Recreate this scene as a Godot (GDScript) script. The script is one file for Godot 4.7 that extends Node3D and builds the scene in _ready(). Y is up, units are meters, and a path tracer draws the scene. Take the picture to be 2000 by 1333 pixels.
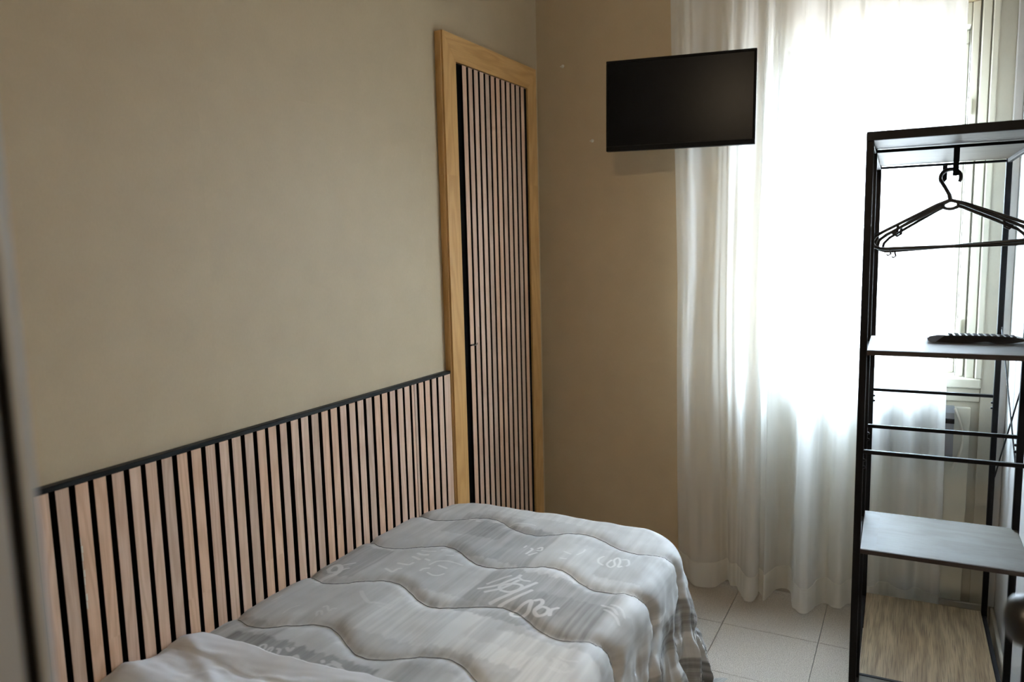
extends Node3D

# ---------------------------------------------------------------- mesh building
class MB:
	var v := PackedVector3Array()
	var n := PackedVector3Array()
	var t := PackedVector2Array()
	var ix := PackedInt32Array()

	func tri(a: int, b: int, c: int) -> void:
		var f := (v[b] - v[a]).cross(v[c] - v[a])
		if f.dot(n[a] + n[b] + n[c]) > 0.0:
			ix.append(a); ix.append(c); ix.append(b)
		else:
			ix.append(a); ix.append(b); ix.append(c)

	func vert(p: Vector3, nn: Vector3, uv := Vector2.ZERO) -> int:
		v.append(p); n.append(nn); t.append(uv)
		return v.size() - 1

	func flat(pts: Array, uvs := []) -> void:
		# a flat convex polygon; its normal is taken from its points (counter-clockwise seen from outside)
		var nn: Vector3 = (pts[1] - pts[0]).cross(pts[2] - pts[0]).normalized()
		var f := v.size()
		for i in pts.size():
			vert(pts[i], nn, uvs[i] if uvs.size() else Vector2(pts[i].x + pts[i].z, pts[i].y))
		for i in range(1, pts.size() - 1):
			tri(f, f + i, f + i + 1)

	func facing(pts: Array, out: Vector3) -> void:
		var nn: Vector3 = (pts[1] - pts[0]).cross(pts[2] - pts[0])
		if nn.dot(out) < 0:
			pts.reverse()
		flat(pts)

	func box(lo: Vector3, hi: Vector3, b := 0.0, xf := Transform3D.IDENTITY) -> void:
		# chamfered box
		var c := (lo + hi) / 2.0
		var h := (hi - lo) / 2.0
		b = minf(b, minf(h.x, minf(h.y, h.z)) * 0.98)
		var ax := [Vector3.RIGHT, Vector3.UP, Vector3.BACK]
		for a in 3:
			var u: Vector3 = ax[(a + 1) % 3]
			var w: Vector3 = ax[(a + 2) % 3]
			for s in [-1.0, 1.0]:
				var o: Vector3 = ax[a] * s
				var hu := absf(h.dot(u)) - b
				var hw := absf(h.dot(w)) - b
				var oo := c + o * absf(h.dot(ax[a]))
				facing([xf * (oo - u * hu - w * hw), xf * (oo + u * hu - w * hw), xf * (oo + u * hu + w * hw), xf * (oo - u * hu + w * hw)], xf.basis * o)
		if b <= 0.0:
			return
		for a in 3:
			var e: Vector3 = ax[a]
			var u: Vector3 = ax[(a + 1) % 3]
			var w: Vector3 = ax[(a + 2) % 3]
			var he := absf(h.dot(e)) - b
			for su in [-1.0, 1.0]:
				for sw in [-1.0, 1.0]:
					var p1: Vector3 = c + u * su * absf(h.dot(u)) + w * sw * (absf(h.dot(w)) - b)
					var p2: Vector3 = c + u * su * (absf(h.dot(u)) - b) + w * sw * absf(h.dot(w))
					facing([xf * (p1 - e * he), xf * (p1 + e * he), xf * (p2 + e * he), xf * (p2 - e * he)], xf.basis * (u * su + w * sw))
		for sx in [-1.0, 1.0]:
			for sy in [-1.0, 1.0]:
				for sz in [-1.0, 1.0]:
					var s := Vector3(sx, sy, sz)
					var q := c + s * h
					facing([xf * (q - Vector3(0, sy * b, sz * b)), xf * (q - Vector3(sx * b, 0, sz * b)), xf * (q - Vector3(sx * b, sy * b, 0))], xf.basis * s)

	func tube(path: Array, r: float, seg := 8, closed := false, flatten := 1.0, caps := true) -> void:
		# a round bar swept along a path
		var m := path.size()
		var up := Vector3.ZERO
		var f0 := v.size()
		var tl := []
		for i in m:
			var a: Vector3 = path[(i - 1 + m) % m] if (closed or i > 0) else path[i]
			var b: Vector3 = path[(i + 1) % m] if (closed or i < m - 1) else path[i]
			tl.append((b - a).normalized())
		up = tl[0].cross(Vector3(0.31, 0.9, 0.27)).normalized()
		for i in m:
			var d: Vector3 = tl[i]
			up = (up - d * up.dot(d)).normalized()
			var w := d.cross(up)
			for k in seg:
				var g := TAU * k / seg
				var nn: Vector3 = up * cos(g) + w * sin(g)
				vert(path[i] + (up * cos(g) * flatten + w * sin(g)) * r, nn, Vector2(float(k) / seg, i * 0.05))
		var rings := m if closed else m - 1
		for i in rings:
			for k in seg:
				var a := f0 + i * seg + k
				var b := f0 + i * seg + (k + 1) % seg
				var c := f0 + ((i + 1) % m) * seg + k
				var d := f0 + ((i + 1) % m) * seg + (k + 1) % seg
				tri(a, b, d); tri(a, d, c)
		if not closed and caps:
			for e in [0, m - 1]:
				var nn: Vector3 = -tl[0] if e == 0 else tl[m - 1]
				var c := vert(path[e], nn)
				var f := v.size()
				for k in seg:
					vert(v[f0 + e * seg + k], nn)
				for k in seg:
					tri(c, f + k, f + (k + 1) % seg)

	func lathe(prof: Array, seg: int, xf := Transform3D.IDENTITY) -> void:
		# prof: Vector2(radius, height) turned about y
		var f := v.size()
		var m := prof.size()
		for i in m:
			var a: Vector2 = prof[maxi(i - 1, 0)]
			var b: Vector2 = prof[mini(i + 1, m - 1)]
			var d := (b - a).normalized()
			for k in seg:
				var g := TAU * k / seg
				var nn := Vector3(d.y * cos(g), -d.x, d.y * sin(g))
				vert(xf * Vector3(prof[i].x * cos(g), prof[i].y, prof[i].x * sin(g)), (xf.basis * nn).normalized())
		for i in m - 1:
			for k in seg:
				var a := f + i * seg + k
				var b := f + i * seg + (k + 1) % seg
				tri(a, b, b + seg); tri(a, b + seg, a + seg)

	func prism(poly: Array, depth: float, xf := Transform3D.IDENTITY) -> void:
		# poly: Vector2 outline in x/y, extruded along z from 0 to depth
		var idx := Geometry2D.triangulate_polygon(PackedVector2Array(poly))
		for s in [0, 1]:
			var nn := (xf.basis * Vector3(0, 0, -1.0 if s == 0 else 1.0)).normalized()
			var f := v.size()
			for q in poly:
				vert(xf * Vector3(q.x, q.y, depth * s), nn, q)
			for i in range(0, idx.size(), 3):
				tri(f + idx[i], f + idx[i + 1], f + idx[i + 2])
		var area := 0.0
		for i in poly.size():
			area += poly[i].cross(poly[(i + 1) % poly.size()])
		for i in poly.size():
			var a: Vector2 = poly[i]
			var b: Vector2 = poly[(i + 1) % poly.size()]
			var o := Vector2((b - a).y, -(b - a).x) * (1.0 if area > 0 else -1.0)
			facing([xf * Vector3(a.x, a.y, 0), xf * Vector3(b.x, b.y, 0), xf * Vector3(b.x, b.y, depth), xf * Vector3(a.x, a.y, depth)], xf.basis * Vector3(o.x, o.y, 0))

	func grid(p: PackedVector3Array, uv: PackedVector2Array, cols: int, rows: int, side := Vector3.ZERO) -> void:
		# smooth sheet of cols x rows points
		var f := v.size()
		for j in rows:
			for i in cols:
				var a := p[j * cols + maxi(i - 1, 0)]
				var b := p[j * cols + mini(i + 1, cols - 1)]
				var c := p[maxi(j - 1, 0) * cols + i]
				var d := p[mini(j + 1, rows - 1) * cols + i]
				var nn := (b - a).cross(d - c).normalized()
				vert(p[j * cols + i], nn, uv[j * cols + i])
		if side != Vector3.ZERO and n[f + (rows / 2) * cols + cols / 3].dot(side) < 0:
			for i in range(f, n.size()):
				n[i] = -n[i]
		for j in rows - 1:
			for i in cols - 1:
				var a := f + j * cols + i
				tri(a, a + 1, a + cols + 1); tri(a, a + cols + 1, a + cols)

	func mesh() -> ArrayMesh:
		var arr := []
		arr.resize(Mesh.ARRAY_MAX)
		arr[Mesh.ARRAY_VERTEX] = v
		arr[Mesh.ARRAY_NORMAL] = n
		arr[Mesh.ARRAY_TEX_UV] = t
		arr[Mesh.ARRAY_INDEX] = ix
		var m := ArrayMesh.new()
		m.add_surface_from_arrays(Mesh.PRIMITIVE_TRIANGLES, arr)
		return m

var M := {}

func put(called: String, mesh: Mesh, mat: Material, parent: Node3D = self) -> MeshInstance3D:
	var o := MeshInstance3D.new()
	o.name = called
	o.mesh = mesh
	if mat:
		o.material_override = mat
	o.cast_shadow = GeometryInstance3D.SHADOW_CASTING_SETTING_ON
	parent.add_child(o, true)
	return o

func bx(called: String, lo: Vector3, hi: Vector3, b: float, mat: Material, parent: Node3D = self) -> MeshInstance3D:
	var m := MB.new()
	m.box(lo, hi, b)
	return put(called, m.mesh(), mat, parent)

func thing(called: String, label: String, category: String, at := Vector3.ZERO, turn := 0.0, group := "") -> Node3D:
	var o := Node3D.new()
	o.name = called
	add_child(o, true)
	o.position = at
	o.rotation.y = turn
	o.set_meta("label", label)
	o.set_meta("category", category)
	if group:
		o.set_meta("group", group)
	return o

func setting(called: String) -> Node3D:
	var o := Node3D.new()
	o.name = called
	add_child(o, true)
	o.set_meta("kind", "structure")
	return o

# ---------------------------------------------------------------- materials
func lin(r: float, g: float, b: float) -> Color:
	return Color(r, g, b)

func mat(c: Color, rough := 0.7, metal := 0.0, spec := 0.5) -> StandardMaterial3D:
	var m := StandardMaterial3D.new()
	m.albedo_color = c
	m.roughness = rough
	m.metallic = metal
	m.metallic_specular = spec
	return m

func noise(seed_: int, freq: float, oct := 3, kind := FastNoiseLite.TYPE_SIMPLEX_SMOOTH) -> FastNoiseLite:
	var f := FastNoiseLite.new()
	f.seed = seed_
	f.frequency = freq
	f.noise_type = kind
	f.fractal_octaves = oct
	return f

func tex(w: int, h: int, f: Callable) -> ImageTexture:
	var d := PackedByteArray()
	d.resize(w * h * 3)
	var k := 0
	for y in h:
		for x in w:
			var c: Color = f.call(x, y)
			d[k] = clampi(int(c.r * 255.0), 0, 255)
			d[k + 1] = clampi(int(c.g * 255.0), 0, 255)
			d[k + 2] = clampi(int(c.b * 255.0), 0, 255)
			k += 3
	return ImageTexture.create_from_image(Image.create_from_data(w, h, false, Image.FORMAT_RGB8, d))

func wood_tex(seed_: int, a: Color, b: Color, dark: Color, along_x: bool, size: int, rings: float, fine: float, sway := 0.34, long := 5.0) -> ImageTexture:
	# long-grained wood: slow waves bent by noise, fine fibres, a few dark pores
	var n1 := noise(seed_, 1.0, 3)
	var n2 := noise(seed_ + 7, 1.0, 2)
	var f := func(px: int, py: int) -> Color:
		var x := float(py if along_x else px) / size
		var y := float(px if along_x else py) / size
		# tile softly at the borders along the grain
		var bend := n1.get_noise_2d(x * 2.2, y * 1.6) * sway + n1.get_noise_2d(x * 6.0 + 9.0, y * 2.0) * 0.06
		var ring := 0.5 + 0.5 * sin((x + bend) * rings)
		ring = pow(ring, 1.6)
		var fib := n2.get_noise_2d(x * 30.0 * long, y * long)
		var fib2 := n2.get_noise_2d(x * 84.0 * long, y * 2.8 * long)
		var c := a.lerp(b, clampf(ring * 0.75 + fib * 0.35 + 0.1, 0.0, 1.0))
		return c.lerp(dark, clampf((fib2 - 0.12) * fine + maxf(0.0, fib - 0.25) * fine * 0.5, 0.0, 0.6))
	return tex(size, size, f)

# ---------------------------------------------------------------- the room, in metres
# left wall x = 0, window wall z = 0, right wall x = 1.785, door wall z = 2.854
const RX := 1.785
const RZ := 2.854
const CEIL := 2.72

func _ready() -> void:
	var cam := Camera3D.new()
	cam.name = "camera"
	add_child(cam)
	var at := CameraAttributesPhysical.new()
	at.frustum_focal_length = 39.22
	at.frustum_focus_distance = 2.25
	at.exposure_aperture = 4.2
	at.frustum_near = 0.05
	at.frustum_far = 100.0
	cam.attributes = at
	cam.fov = 48.091
	cam.position = Vector3(1.4959, 1.4194, 3.1045)
	cam.basis = Basis(Vector3.UP, 0.4883938) * Basis(Vector3.RIGHT, -0.1257889) * Basis(Vector3.BACK, -0.024092)
	cam.current = true

	var env := Environment.new()
	env.background_mode = Environment.BG_SKY
	env.tonemap_mode = Environment.TONE_MAPPER_LINEAR
	env.tonemap_exposure = 1.0
	env.sdfgi_enabled = true
	env.ssao_enabled = true
	env.ssil_enabled = true
	var sm := ProceduralSkyMaterial.new()          # an even overcast sky over a pale street
	sm.sky_top_color = Color(0.83, 0.92, 1.0)
	sm.sky_horizon_color = Color(0.60, 0.66, 0.71)
	sm.sky_curve = 0.25
	sm.ground_horizon_color = Color(0.44, 0.46, 0.47)
	sm.ground_bottom_color = Color(0.38, 0.39, 0.40)
	sm.sun_angle_max = 0.0
	var sky := Sky.new()
	sky.sky_material = sm
	env.sky = sky
	env.background_energy_multiplier = 122.0
	var we := WorldEnvironment.new()
	we.name = "world"
	we.environment = env
	add_child(we)

	materials()
	shell()
	window()
	closet_door()
	entrance()
	headboard()
	bed()
	curtain()
	television()
	rack()
	small_things()

func tri_mat(t: Texture2D, scale: Vector3, rough: float, tint := Color.WHITE, off := Vector3.ZERO) -> StandardMaterial3D:
	var m := mat(tint, rough)
	m.albedo_texture = t
	m.uv1_triplanar = true
	m.uv1_world_triplanar = true
	m.uv1_triplanar_sharpness = 8.0
	m.uv1_scale = scale
	m.uv1_offset = off
	return m

func noise_tex(seed_: int, freq: float, oct := 4) -> NoiseTexture2D:
	var t := NoiseTexture2D.new()
	t.width = 512
	t.height = 512
	t.seamless = true
	t.noise = noise(seed_, freq, oct)
	return t

func relief(m: StandardMaterial3D, t: Texture2D, cm: float) -> void:
	m.heightmap_enabled = true
	m.heightmap_texture = t
	m.heightmap_scale = cm

func materials() -> void:
	# painted plaster: a faint cloudy tone and a rolled grain
	var cloud := noise(3, 0.012, 4)
	var grain := noise(4, 0.21, 3)
	var plaster := tex(512, 512, func(x: int, y: int) -> Color:
		var g := 0.97 + cloud.get_noise_2d(x, y) * 0.018 + grain.get_noise_2d(x * 1.6, y * 0.5) * 0.012
		return Color(g, g, g))
	M.plaster_relief = noise_tex(11, 0.09)
	M.beige = tri_mat(plaster, Vector3(1.1, 1.1, 1.1), 0.62, Color(0.76, 0.675, 0.545))
	relief(M.beige, M.plaster_relief, 0.02)
	M.white_wall = tri_mat(plaster, Vector3(1.1, 1.1, 1.1), 0.6, Color(0.80, 0.795, 0.785))
	M.ceiling = tri_mat(plaster, Vector3(1.1, 1.1, 1.1), 0.8, Color(0.90, 0.895, 0.88))
	M.cream_paint = mat(Color(0.83, 0.82, 0.76), 0.38)
	M.base_white = mat(Color(0.70, 0.66, 0.60), 0.4)
	M.jamb_paint = mat(Color(0.62, 0.665, 0.72), 0.45)
	M.pier = tri_mat(plaster, Vector3(1.1, 1.1, 1.1), 0.6, Color(0.73, 0.715, 0.655))
	M.groove = mat(Color(0.32, 0.30, 0.26), 0.8)
	# terrazzo
	var sp := noise(21, 0.24, 2)
	var sp2 := noise(22, 0.13, 2)
	var terr := tex(768, 768, func(x: int, y: int) -> Color:
		var a := sp.get_noise_2d(x, y)
		var b := sp2.get_noise_2d(x + 400.0, y)
		var c := Color(0.83, 0.82, 0.80)
		if a > 0.34:
			c = Color(0.48, 0.455, 0.42)
		elif a < -0.36:
			c = Color(0.90, 0.89, 0.88)
		elif b > 0.38:
			c = Color(0.70, 0.68, 0.64)
		return c)
	M.tile = tri_mat(terr, Vector3(1.9, 1.9, 1.9), 0.38, Color(0.93, 0.90, 0.865))
	M.joint = mat(Color(0.17, 0.15, 0.13), 0.9)
	# slat veneer: pale pinkish oak, four cuts of it
	M.veneer = []
	var vt := wood_tex(31, Color(0.885, 0.755, 0.655), Color(0.81, 0.665, 0.555), Color(0.66, 0.50, 0.39), false, 512, 60.0, 0.4)
	var tints := [Color(1, 1, 1), Color(0.96, 0.95, 0.95), Color(1.0, 0.97, 0.94), Color(0.93, 0.94, 0.95)]
	for k in 4:
		M.veneer.append(tri_mat(vt, Vector3(3.1, 0.62, 3.1), 0.55, tints[k], Vector3(0.13 * k, 0.31 * k, 0.29 * k)))
	M.felt = mat(Color(0.055, 0.053, 0.053), 0.95, 0.0, 0.2)
	relief(M.felt, noise_tex(41, 0.4), 0.05)
	M.felt.uv1_triplanar = true
	M.felt.uv1_world_triplanar = true
	M.felt.uv1_scale = Vector3(6, 6, 6)
	M.trim_black = mat(Color(0.045, 0.05, 0.058), 0.42, 0.0, 0.35)
	# honey-coloured varnished casing
	var ht := wood_tex(51, Color(0.83, 0.645, 0.41), Color(0.765, 0.575, 0.34), Color(0.60, 0.415, 0.22), false, 512, 46.0, 0.45)
	M.honey = tri_mat(ht, Vector3(3.0, 0.6, 3.0), 0.36)
	var hx := wood_tex(52, Color(0.83, 0.645, 0.41), Color(0.765, 0.575, 0.34), Color(0.60, 0.415, 0.22), true, 512, 46.0, 0.45)
	M.honey_across = tri_mat(hx, Vector3(0.6, 3.0, 0.6), 0.36)
	# greyed oak laminate of the rack, along and across
	var gx := wood_tex(61, Color(0.66, 0.635, 0.59), Color(0.58, 0.545, 0.49), Color(0.42, 0.38, 0.33), true, 768, 22.0, 0.7)
	M.laminate_x = tri_mat(gx, Vector3(1.4, 2.2, 2.2), 0.5, Color(0.50, 0.485, 0.46))
	M.laminate_x.metallic_specular = 0.3
	var gz := wood_tex(62, Color(0.575, 0.51, 0.41), Color(0.46, 0.39, 0.295), Color(0.27, 0.215, 0.155), false, 768, 50.0, 1.5, 0.12, 2.4)
	M.laminate_z = tri_mat(gz, Vector3(2.3, 1.0, 0.9), 0.45, Color(0.92, 0.90, 0.88))
	M.laminate_z.metallic_specular = 0.3
	M.board_edge = mat(Color(0.20, 0.165, 0.15), 0.5)
	M.black_metal = mat(Color(0.05, 0.05, 0.06), 0.5, 0.0, 0.3)
	M.black_plastic = mat(Color(0.05, 0.05, 0.055), 0.35)
	M.black_soft = mat(Color(0.045, 0.045, 0.05), 0.7, 0.0, 0.25)
	M.screen = mat(Color(0.058, 0.064, 0.076), 0.26, 0.0, 0.2)
	M.tv_black = mat(Color(0.05, 0.052, 0.058), 0.5, 0.0, 0.22)
	M.grey_plastic = mat(Color(0.45, 0.49, 0.56), 0.4)
	M.silver = mat(Color(0.62, 0.64, 0.67), 0.3, 0.75)
	M.cable = mat(Color(0.88, 0.86, 0.80), 0.5)
	M.steel = mat(Color(0.7, 0.7, 0.7), 0.25, 1.0)
	M.glass = mat(Color(1, 1, 1, 0.06), 0.02)
	M.glass.transparency = BaseMaterial3D.TRANSPARENCY_ALPHA
	# sheer voile: part of the light goes straight through, the rest is scattered
	M.voile = mat(Color(0.93, 0.925, 0.91, 0.68), 0.9, 0.0, 0.1)
	M.voile.transparency = BaseMaterial3D.TRANSPARENCY_ALPHA
	M.voile.backlight_enabled = true
	M.voile.backlight = Color(0.97, 0.965, 0.95)
	M.voile.cull_mode = BaseMaterial3D.CULL_DISABLED
	M.voile_hem = M.voile.duplicate()
	M.voile_hem.albedo_color = Color(0.90, 0.89, 0.86, 0.90)
	M.sheet = mat(Color(0.93, 0.925, 0.93), 0.85, 0.0, 0.2)
	relief(M.sheet, noise_tex(71, 0.35), 0.03)
	M.sheet.uv1_triplanar = true
	M.sheet.uv1_world_triplanar = true
	M.sheet.uv1_scale = Vector3(5, 5, 5)
	M.mattress = mat(Color(0.78, 0.78, 0.77), 0.9)
	M.pine = mat(Color(0.52, 0.38, 0.24), 0.6)
	M.duvet = mat(Color(1, 1, 1), 0.62, 0.0, 0.35)
	M.duvet.albedo_texture = duvet_print()
	M.duvet.texture_repeat = false

# ---------------------------------------------------------------- shell
func shell() -> void:
	var floor_ := setting("floor")
	bx("screed", Vector3(-0.2, -0.12, -0.28), Vector3(2.4, -0.012, 6.3), 0.0, M.joint, floor_)
	# terrazzo tiles of a third of a metre, cut at the walls; joints 2 mm
	var ts := 0.3333
	var ox := 0.90185
	var oz := 0.36995
	for j in range(-2, 18):
		for i in range(-3, 5):
			var x0 := maxf(ox + i * ts + 0.001, 0.0 if j < 8 else 0.5)
			var x1 := minf(ox + (i + 1) * ts - 0.001, RX if j < 8 else 2.2)
			var z0 := maxf(oz + j * ts + 0.001, 0.0)
			var z1 := minf(oz + (j + 1) * ts - 0.001, 6.1)
			if x1 - x0 > 0.01 and z1 - z0 > 0.01:
				bx("tile", Vector3(x0, -0.012, z0), Vector3(x1, 0.0, z1), 0.0008, M.tile, floor_)
	var c := setting("ceiling")
	bx("slab", Vector3(-0.2, CEIL, -0.28), Vector3(2.4, CEIL + 0.15, 6.3), 0.0, M.ceiling, c)
	var wl := setting("wall_left")
	bx("plaster", Vector3(-0.2, -0.02, -0.28), Vector3(0, CEIL, 3.0), 0.0, M.beige, wl)
	var wr := setting("wall_right")
	bx("plaster", Vector3(RX, -0.02, -0.28), Vector3(RX + 0.2, CEIL, 3.0), 0.0, M.white_wall, wr)
	# window wall, 22 cm thick, open from 0.91 to 2.16 m
	var wb := setting("wall_back")
	var m := MB.new()
	m.box(Vector3(0, -0.02, -0.22), Vector3(WX0, CEIL, 0))
	m.box(Vector3(WX0, WY1, -0.22), Vector3(WX1, CEIL, 0))
	put("plaster", m.mesh(), M.beige, wb)
	var m2 := MB.new()
	m2.box(Vector3(WX0, -0.02, -0.22), Vector3(WX1, WY0, -0.012))
	m2.box(Vector3(WX1, -0.02, -0.22), Vector3(RX, CEIL, 0))
	put("window_breast", m2.mesh(), M.pier, wb)
	# filled screw holes left of the television
	for q in [Vector3(0.123, 2.168, 0), Vector3(0.255, 1.847, 0)]:
		var f := MB.new()
		f.lathe([Vector2(0.0001, 0.004), Vector2(0.004, 0.0035), Vector2(0.007, 0.001), Vector2(0.008, -0.001)], 10, Transform3D(Basis(Vector3.RIGHT, PI / 2), q))
		f.box(q + Vector3(-0.012, -0.002, -0.001), q + Vector3(-0.003, 0.002, 0.002), 0.001)
		put("screw_hole_filler", f.mesh(), M.cream_paint, wb)
	var bb := setting("baseboard_back")
	bx("board", Vector3(0.0, 0, 0.0005), Vector3(RX - 0.014, 0.085, 0.011), 0.003, M.base_white, bb)
	var br := setting("baseboard_right")
	bx("board", Vector3(RX - 0.012, 0, 0.0005), Vector3(RX - 0.0005, 0.08, RZ - 0.01), 0.003, M.base_white, br)
	# white cable duct standing in the corner by the window
	var tr := setting("trim_1")
	bx("cable_duct", Vector3(RX - 0.028, 0.086, 0.0005), Vector3(RX - 0.0005, CEIL - 0.001, 0.016), 0.003, M.white_wall, tr)

const WX0 := 0.95
const WX1 := 1.708
const WY0 := 0.88
const WY1 := 2.20

func window() -> void:
	var w := setting("window_1")
	var zf := -0.135
	# lining boards of the reveal, right and left, stepped like the old casement frame
	for s in [0, 1]:
		var e := WX1 if s == 1 else WX0
		var d := -1.0 if s == 1 else 1.0
		var steps := [[0.0, 0.022, -0.012, 0.004], [0.022, 0.052, -0.05, -0.010], [0.054, 0.080, -0.10, -0.032]]
		for k in 3:
			var q: Array = steps[k]
			var xa: float = e + d * q[0]
			var xb: float = e + d * (q[1] - 0.002)
			bx("casing_board", Vector3(minf(xa, xb), WY0 + 0.03, -0.16), Vector3(maxf(xa, xb), WY1 - 0.0, q[3]), 0.003, M.cream_paint, w)
			bx("casing_groove", Vector3(minf(xb, xb + d * 0.0025), WY0 + 0.03, -0.16), Vector3(maxf(xb, xb + d * 0.0025), WY1, q[3] - 0.012), 0.0, M.groove, w)
	var lo := WX0 + 0.08
	var hi := WX1 - 0.08
	bx("head_board", Vector3(lo, 2.125, -0.16), Vector3(hi, WY1, -0.04), 0.003, M.cream_paint, w)
	# one broad sash with a glass pane
	bx("sash_rail", Vector3(lo, 2.08, zf - 0.02), Vector3(hi, 2.125, zf + 0.02), 0.004, M.cream_paint, w)
	bx("sash_rail", Vector3(lo, WY0 + 0.03, zf - 0.02), Vector3(hi, WY0 + 0.065, zf + 0.02), 0.004, M.cream_paint, w)
	bx("sash_stile", Vector3(lo, WY0 + 0.065, zf - 0.02), Vector3(lo + 0.045, 2.08, zf + 0.02), 0.004, M.cream_paint, w)
	bx("sash_stile", Vector3(hi - 0.014, WY0 + 0.065, zf - 0.02), Vector3(hi, 2.08, zf + 0.02), 0.004, M.cream_paint, w)
	bx("pane", Vector3(lo + 0.04, WY0 + 0.06, zf - 0.003), Vector3(hi - 0.01, 2.085, zf + 0.003), 0.0, M.glass, w)
	# stone sill
	bx("window_sill", Vector3(WX0 + 0.001, WY0 - 0.005, -0.22), Vector3(WX1 - 0.001, WY0 + 0.03, 0.006), 0.004, M.cream_paint, w)
	bx("sill_moulding", Vector3(WX0 + 0.001, WY0 - 0.055, -0.0115), Vector3(WX1 - 0.001, WY0 - 0.006, -0.002), 0.003, M.pier, w)
	# hinge barrels on the right of the sash
	for y in [1.09, 1.85]:
		var h := MB.new()
		h.tube([Vector3(hi + 0.004, y - 0.026, -0.022), Vector3(hi + 0.004, y + 0.026, -0.022)], 0.0085, 12)
		put("hinge", h.mesh(), M.cream_paint, w)

# ---------------------------------------------------------------- closet door in the left wall
func slat(called: String, z0: float, z1: float, y0: float, y1: float, x0: float, x1: float, k: int, parent: Node3D) -> void:
	# black fibreboard core with a veneered face
	var core := MB.new()
	core.box(Vector3(x0, y0, z0), Vector3(x1 - 0.0012, y1, z1), 0.0)
	var face := MB.new()
	face.box(Vector3(x1 - 0.0012, y0, z0), Vector3(x1, y1, z1), 0.0005)
	var m := core.mesh()
	var arr := []
	arr.resize(Mesh.ARRAY_MAX)
	arr[Mesh.ARRAY_VERTEX] = face.v
	arr[Mesh.ARRAY_NORMAL] = face.n
	arr[Mesh.ARRAY_TEX_UV] = face.t
	arr[Mesh.ARRAY_INDEX] = face.ix
	m.add_surface_from_arrays(Mesh.PRIMITIVE_TRIANGLES, arr)
	m.surface_set_material(0, M.felt)
	m.surface_set_material(1, M.veneer[(k * 7 + k / 3) % 4])
	put(called, m, null, parent)

func closet_door() -> void:
	var d := setting("door_1")
	var zn := 0.800
	var zf := 0.072
	var yt := 2.152
	var f := 0.031
	# mitred casing
	for s in [0, 1]:
		var a := zn if s == 0 else zf
		var b := a - 0.082 if s == 0 else a + 0.082
		var m := MB.new()
		m.prism([Vector2(a, 0.0), Vector2(b, 0.0), Vector2(b, yt - 0.090), Vector2(a, yt)], f - 0.001, Transform3D(Basis(Vector3(0, 0, 1), Vector3(0, 1, 0), Vector3(1, 0, 0)), Vector3(0.0005, 0, 0)))
		put("casing_jamb", m.mesh(), M.honey, d)
	var h := MB.new()
	h.prism([Vector2(zn, yt + 0.0006), Vector2(zn - 0.082, yt - 0.0894), Vector2(zf + 0.082, yt - 0.0894), Vector2(zf, yt + 0.0006)], f - 0.001, Transform3D(Basis(Vector3(0, 0, 1), Vector3(0, 1, 0), Vector3(1, 0, 0)), Vector3(0.0005, 0, 0)))
	put("casing_head", h.mesh(), M.honey_across, d)
	# back strip of the casing against the wall
	bx("casing_edge", Vector3(0.0005, 0, zn + 0.0005), Vector3(0.024, yt - 0.002, zn + 0.006), 0.001, M.honey, d)
	# leaf: black felt board with twelve oak slats
	var leaf := bx("door_leaf", Vector3(0.002, 0.01, zf + 0.0835), Vector3(0.0235, yt - 0.092, zn - 0.0835), 0.0, M.felt, d)
	var z := 0.6790
	for k in 12:
		slat("slat", z - 0.0270, z, 0.012, yt - 0.094, 0.0238, 0.0325, k + 3, leaf)
		z -= 0.0416
	# slit of a key hole with its little latch pin
	bx("latch_slot", Vector3(0.0326, 1.046, 0.655), Vector3(0.0336, 1.052, 0.682), 0.0, M.black_soft, leaf)
	var m2 := MB.new()
	m2.tube([Vector3(0.0336, 1.049, 0.668), Vector3(0.042, 1.048, 0.664), Vector3(0.044, 1.050, 0.652), Vector3(0.042, 1.054, 0.646)], 0.0022, 8)
	put("latch_pin", m2.mesh(), M.steel, leaf)

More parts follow.
